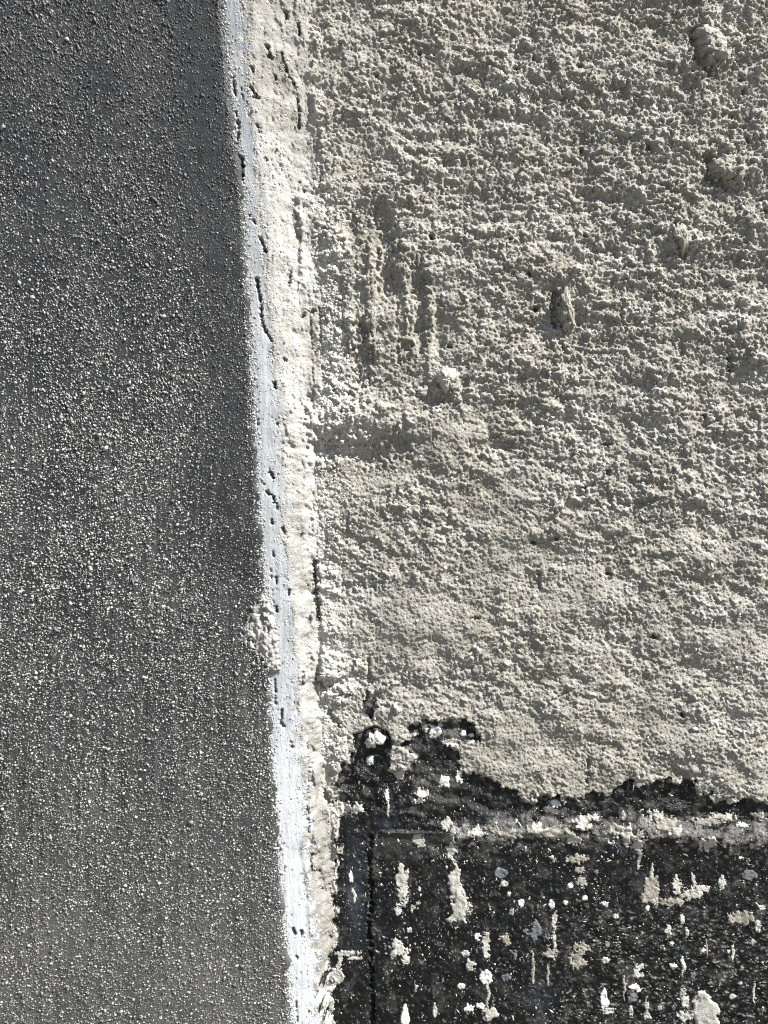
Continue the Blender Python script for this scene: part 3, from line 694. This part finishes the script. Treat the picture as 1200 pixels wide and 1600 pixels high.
sp = [(628, 1375, 10, 20, CR, .35, 'blob'), (630, 1402, 7, 14, CR, .4, 'blob'), (622, 1425, 5, 10, CR, .4, 'blob'), (712, 1380, 13, 30, CR, .3, 'drop'), (718, 1415, 19, 32, CR, .28, 'drop'), (706, 1330, 8, 14, CR, .4, 'blob'), (730, 1420, 8, 10, CR, .4, 'blob'),
      (622, 1488, 12, 16, CR, .5, 'blob'), (618, 1476, 6, 8, CR, .4, 'blob'), (634, 1500, 5, 12, CR, .4, 'blob'),
      (760, 1480, 6, 24, CR, .3, 'blob'), (760, 1530, 10, 11, W, .12, 'blob'), (763, 1556, 2.6, 26, CR, .15, 'drip'), (766, 1588, 12, 10, CR, .3, 'blob'), (746, 1466, 5, 6, W, .3, 'blob'),
      (633, 1590, 9, 20, W, .1, 'drop'), (680, 1582, 4, 11, CR, .2, 'blob'), (655, 1314, 8, 9, CR, .3, 'blob'), (660, 1322, 5, 4, CR, .3, 'blob'),
      (1017, 1393, 14, 22, TN, .22, 'blob'), (1022, 1402, 9, 14, CR, .3, 'blob'), (1013, 1421, 4, 4, W, .1, 'blob'), (1048, 1412, 22, 7, TN, .35, 'blob'), (1080, 1400, 20, 8, CR, .4, 'blob'), (1098, 1390, 14, 5, CR, .4, 'blob'),
      (1098, 1560, 15, 16, CR, .25, 'drop'), (1102, 1582, 30, 24, CR, .28, 'drop'), (1072, 1590, 13, 8, CR, .35, 'blob'), (1069, 1556, 5, 12, CR, .3, 'blob'), (1072, 1568, 6, 9, CR, .4, 'blob'),
      (1160, 1436, 20, 10, TN, .35, 'blob'), (1186, 1450, 5, 9, CR, .3, 'blob'), (1172, 1369, 14, 8, GY, .15, 'blob'), (783, 1367, 10, 8, GY, .1, 'blob'), (838, 1459, 16, 13, GY, .4, 'blob'),
      (790, 1472, 9, 9, TN, .3, 'blob'), (903, 1498, 12, 17, TN, .4, 'blob'), (914, 1482, 8, 6, TN, .4, 'blob'), (860, 1493, 10, 7, TN, .3, 'blob'), (902, 1344, 15, 8, TN, .35, 'blob'), (907, 1362, 8, 6, TN, .25, 'blob'), (910, 1380, 8, 7, TN, .2, 'blob'), (892, 1386, 5, 4.5, W, .1, 'blob'), (915, 1405, 4.5, 4.5, W, .1, 'blob'),
      (863, 1415, 5, 8, W, .15, 'blob'), (815, 1413, 5.5, 6, W, .15, 'blob'), (868, 1440, 4, 14, CR, .3, 'drip'), (867, 1475, 2.8, 32, CR, .2, 'drip'), (858, 1525, 2.4, 18, TN, .2, 'drip'), (832, 1515, 2.6, 28, TN, .2, 'drip'),
      (945, 1563, 8, 16, W, .2, 'drop'), (950, 1582, 10, 5, CR, .3, 'blob'), (947, 1503, 7, 5, W, .15, 'blob'), (996, 1520, 5, 10, W, .3, 'blob'), (1000, 1526, 9, 4, CR, .3, 'blob'), (992, 1544, 8, 4.5, W, .15, 'blob'), (990, 1560, 8, 9, GY, .3, 'blob'), (976, 1545, 2.2, 20, TN, .2, 'drip'),
      (1012, 1575, 4, 10, CR, .3, 'blob'), (1013, 1590, 6, 6, CR, .3, 'blob'), (987, 1583, 4, 8, CR, .3, 'blob'), (1046, 1457, 5, 10, CR, .3, 'blob'), (1068, 1440, 4, 9, CR, .3, 'blob'), (1074, 1460, 3, 10, CR, .25, 'drip'), (1068, 1510, 3.4, 14, W, .25, 'drip'),
      (1146, 1560, 6, 5, CR, .15, 'blob'), (1051, 1477, 4, 4, W, .12, 'blob'), (963, 1434, 4.5, 4.5, W, .12, 'blob'), (946, 1414, 6, 3.5, W, .2, 'blob'), (1180, 1555, 2.2, 20, CR, .2, 'drip'), (1148, 1490, 2.6, 14, CR, .2, 'drip'), (1130, 1380, 5, 12, CR, .35, 'blob'), (1085, 1378, 3, 12, CR, .3, 'drip'), (1060, 1385, 6, 14, CR, .4, 'blob'),
      (728, 1492, 7, 4.5, CR, .2, 'blob'), (734, 1510, 8, 9, CR, .35, 'blob'), (721, 1544, 6, 5, W, .15, 'blob'), (733, 1578, 8, 5, W, .3, 'blob'), (752, 1574, 7, 5, W, .3, 'blob'), (792, 1530, 9, 6, GY, .3, 'blob'), (805, 1495, 4, 8, GY, .3, 'blob'),
      (602, 1244, 4, 11, W, .3, 'drip'), (607, 1265, 2.2, 14, CR, .2, 'drip'), (578, 1190, 6, 8, W, .15, 'blob'), (694, 1221, 9, 9, W, .3, 'blob'), (718, 1212, 7, 11, W, .25, 'drop'), (660, 1242, 10, 9, CR, .4, 'blob'), (655, 1252, 8, 5, W, .3, 'blob'), (626, 1212, 8, 9, CR, .3, 'blob'),
      (697, 1288, 9, 10, CR, .3, 'blob'), (708, 1300, 4, 12, CR, .3, 'blob'), (558, 1265, 10, 8, W, .35, 'blob'), (540, 1262, 9, 9, CR, .35, 'blob'), (548, 1372, 4, 9, W, .2, 'blob'), (552, 1400, 3, 12, CR, .2, 'drip'), (680, 1143, 10, 10, W, .35, 'blob'), (705, 1160, 16, 5, CR, .3, 'blob'), (665, 1138, 5, 6, W, .3, 'blob'), (724, 1146, 5, 5, W, .2, 'blob'), (737, 1150, 4, 4, W, .2, 'blob'), (650, 1146, 4, 5, W, .2, 'blob'),
      (524, 1528, 13, 12, CR, .25, 'blob'), (516, 1545, 7, 7, W, .2, 'blob'), (513, 1570, 5, 28, CR, .2, 'drip'), (530, 1505, 4, 16, CR, .2, 'drip'), (540, 1492, 20, 5, CR, .35, 'blob'), (556, 1500, 12, 3, CR, .3, 'blob'), (519, 1598, 4, 12, CR, .2, 'drip'),
      (868, 1258, 7, 6, W, .3, 'blob'), (910, 1285, 10, 12, CR, .4, 'blob'), (928, 1278, 10, 5, CR, .4, 'blob'), (1143, 1252, 6, 6, W, .12, 'blob'), (975, 1275, 3, 8, CR, .2, 'drip'),
      (840, 1296, 14, 9, CR, .4, 'blob'), (866, 1302, 22, 10, TN, .45, 'blob'), (895, 1312, 16, 9, CR, .45, 'blob'), (980, 1308, 16, 16, CR, .45, 'blob'), (1000, 1320, 10, 16, CR, .45, 'blob'), (962, 1296, 14, 8, TN, .45, 'blob'), (1040, 1288, 18, 11, TN, .45, 'blob'), (1055, 1300, 10, 10, CR, .45, 'blob'), (1025, 1275, 14, 7, CR, .45, 'blob'), (1105, 1284, 24, 6, TN, .45, 'blob'), (1135, 1277, 22, 5, CR, .45, 'blob'), (1190, 1276, 14, 6, CR, .4, 'blob'), (1106, 1318, 13, 12, CR, .45, 'blob'), (1160, 1290, 10, 4, W, .3, 'blob'), (745, 1300, 14, 8, CR, .45, 'blob'), (775, 1296, 10, 7, TN, .45, 'blob'), (800, 1305, 12, 8, TN, .5, 'blob'), (1000, 1345, 3, 18, TN, .2, 'drip'), (1019, 1365, 3, 14, CR, .2, 'drip')]
for k, (u, v, ru, rv, mt, rag, shp) in enumerate(sp):
    splat(u, v, ru, rv, mt, 2000 + k, 0.12 + 0.008 * min(ru, rv), rag * 1.1, 'blob' if shp == 'drip' else shp, 'paint_drip' if shp == 'drip' else 'paint_splash')
rg = np.random.default_rng(77); k = 0
while k < 60:
    u, v = rg.uniform(590, 1290), rg.uniform(1255, 1680)
    if v < 1340 and rg.uniform() < .5: continue
    drip = rg.uniform() < .12
    a = rg.uniform(2.0, 4.6); ru, rv = (1.8, rg.uniform(6, 16)) if drip else (a * rg.uniform(.8, 1.4), a * rg.uniform(.8, 1.3))
    splat(u, v, ru, rv, [W, CR, CR, TN, TN, GY][rg.integers(6)], 3000 + k, 0.12, .3, 'blob', 'paint_drip' if drip else 'paint_splash'); k += 1

# fine flecks of paint, too small to pick apart
def pick_tar(rg, n):
    u = rg.uniform(505, 1300, n); v = rg.uniform(1090, 1685, n)
    iu = np.searchsorted(us, u) - 1; iv = np.searchsorted(vs, v) - 1
    ok = (lab[iv, iu] == 3) & (rg.uniform(0, 1, n) < np.clip(0.45 + 0.8 * fbm(u / 60, v / 50, 2, 801), 0.05, 1))
    return u[ok], v[ok]
rg = np.random.default_rng(13); u, v = pick_tar(rg, 13000); n = len(u)
r = np.clip(np.exp(rg.normal(math.log(0.16), 0.45, n)), 0.07, 0.55)
l = np.clip(np.exp(rg.normal(math.log(0.20), 0.8, n)), 0.02, 0.6)
fl = grains('paint_flecks', u, v, r, 1 + np.abs(rg.normal(0, .8, n)), np.where(u > 850, rg.normal(0.1, .5, n), rg.normal(1.57, .5, n)), l[:, None] * np.array([1, .985, .94]), h_at(u, v), wall, depth=BACK, sink=0.0, seed=21, flatten=0.45, BV=OCT, BF=OCF)
fl['kind'] = 'stuff'; fl.parent = tar; fl.matrix_parent_inverse = Matrix.Identity(4)
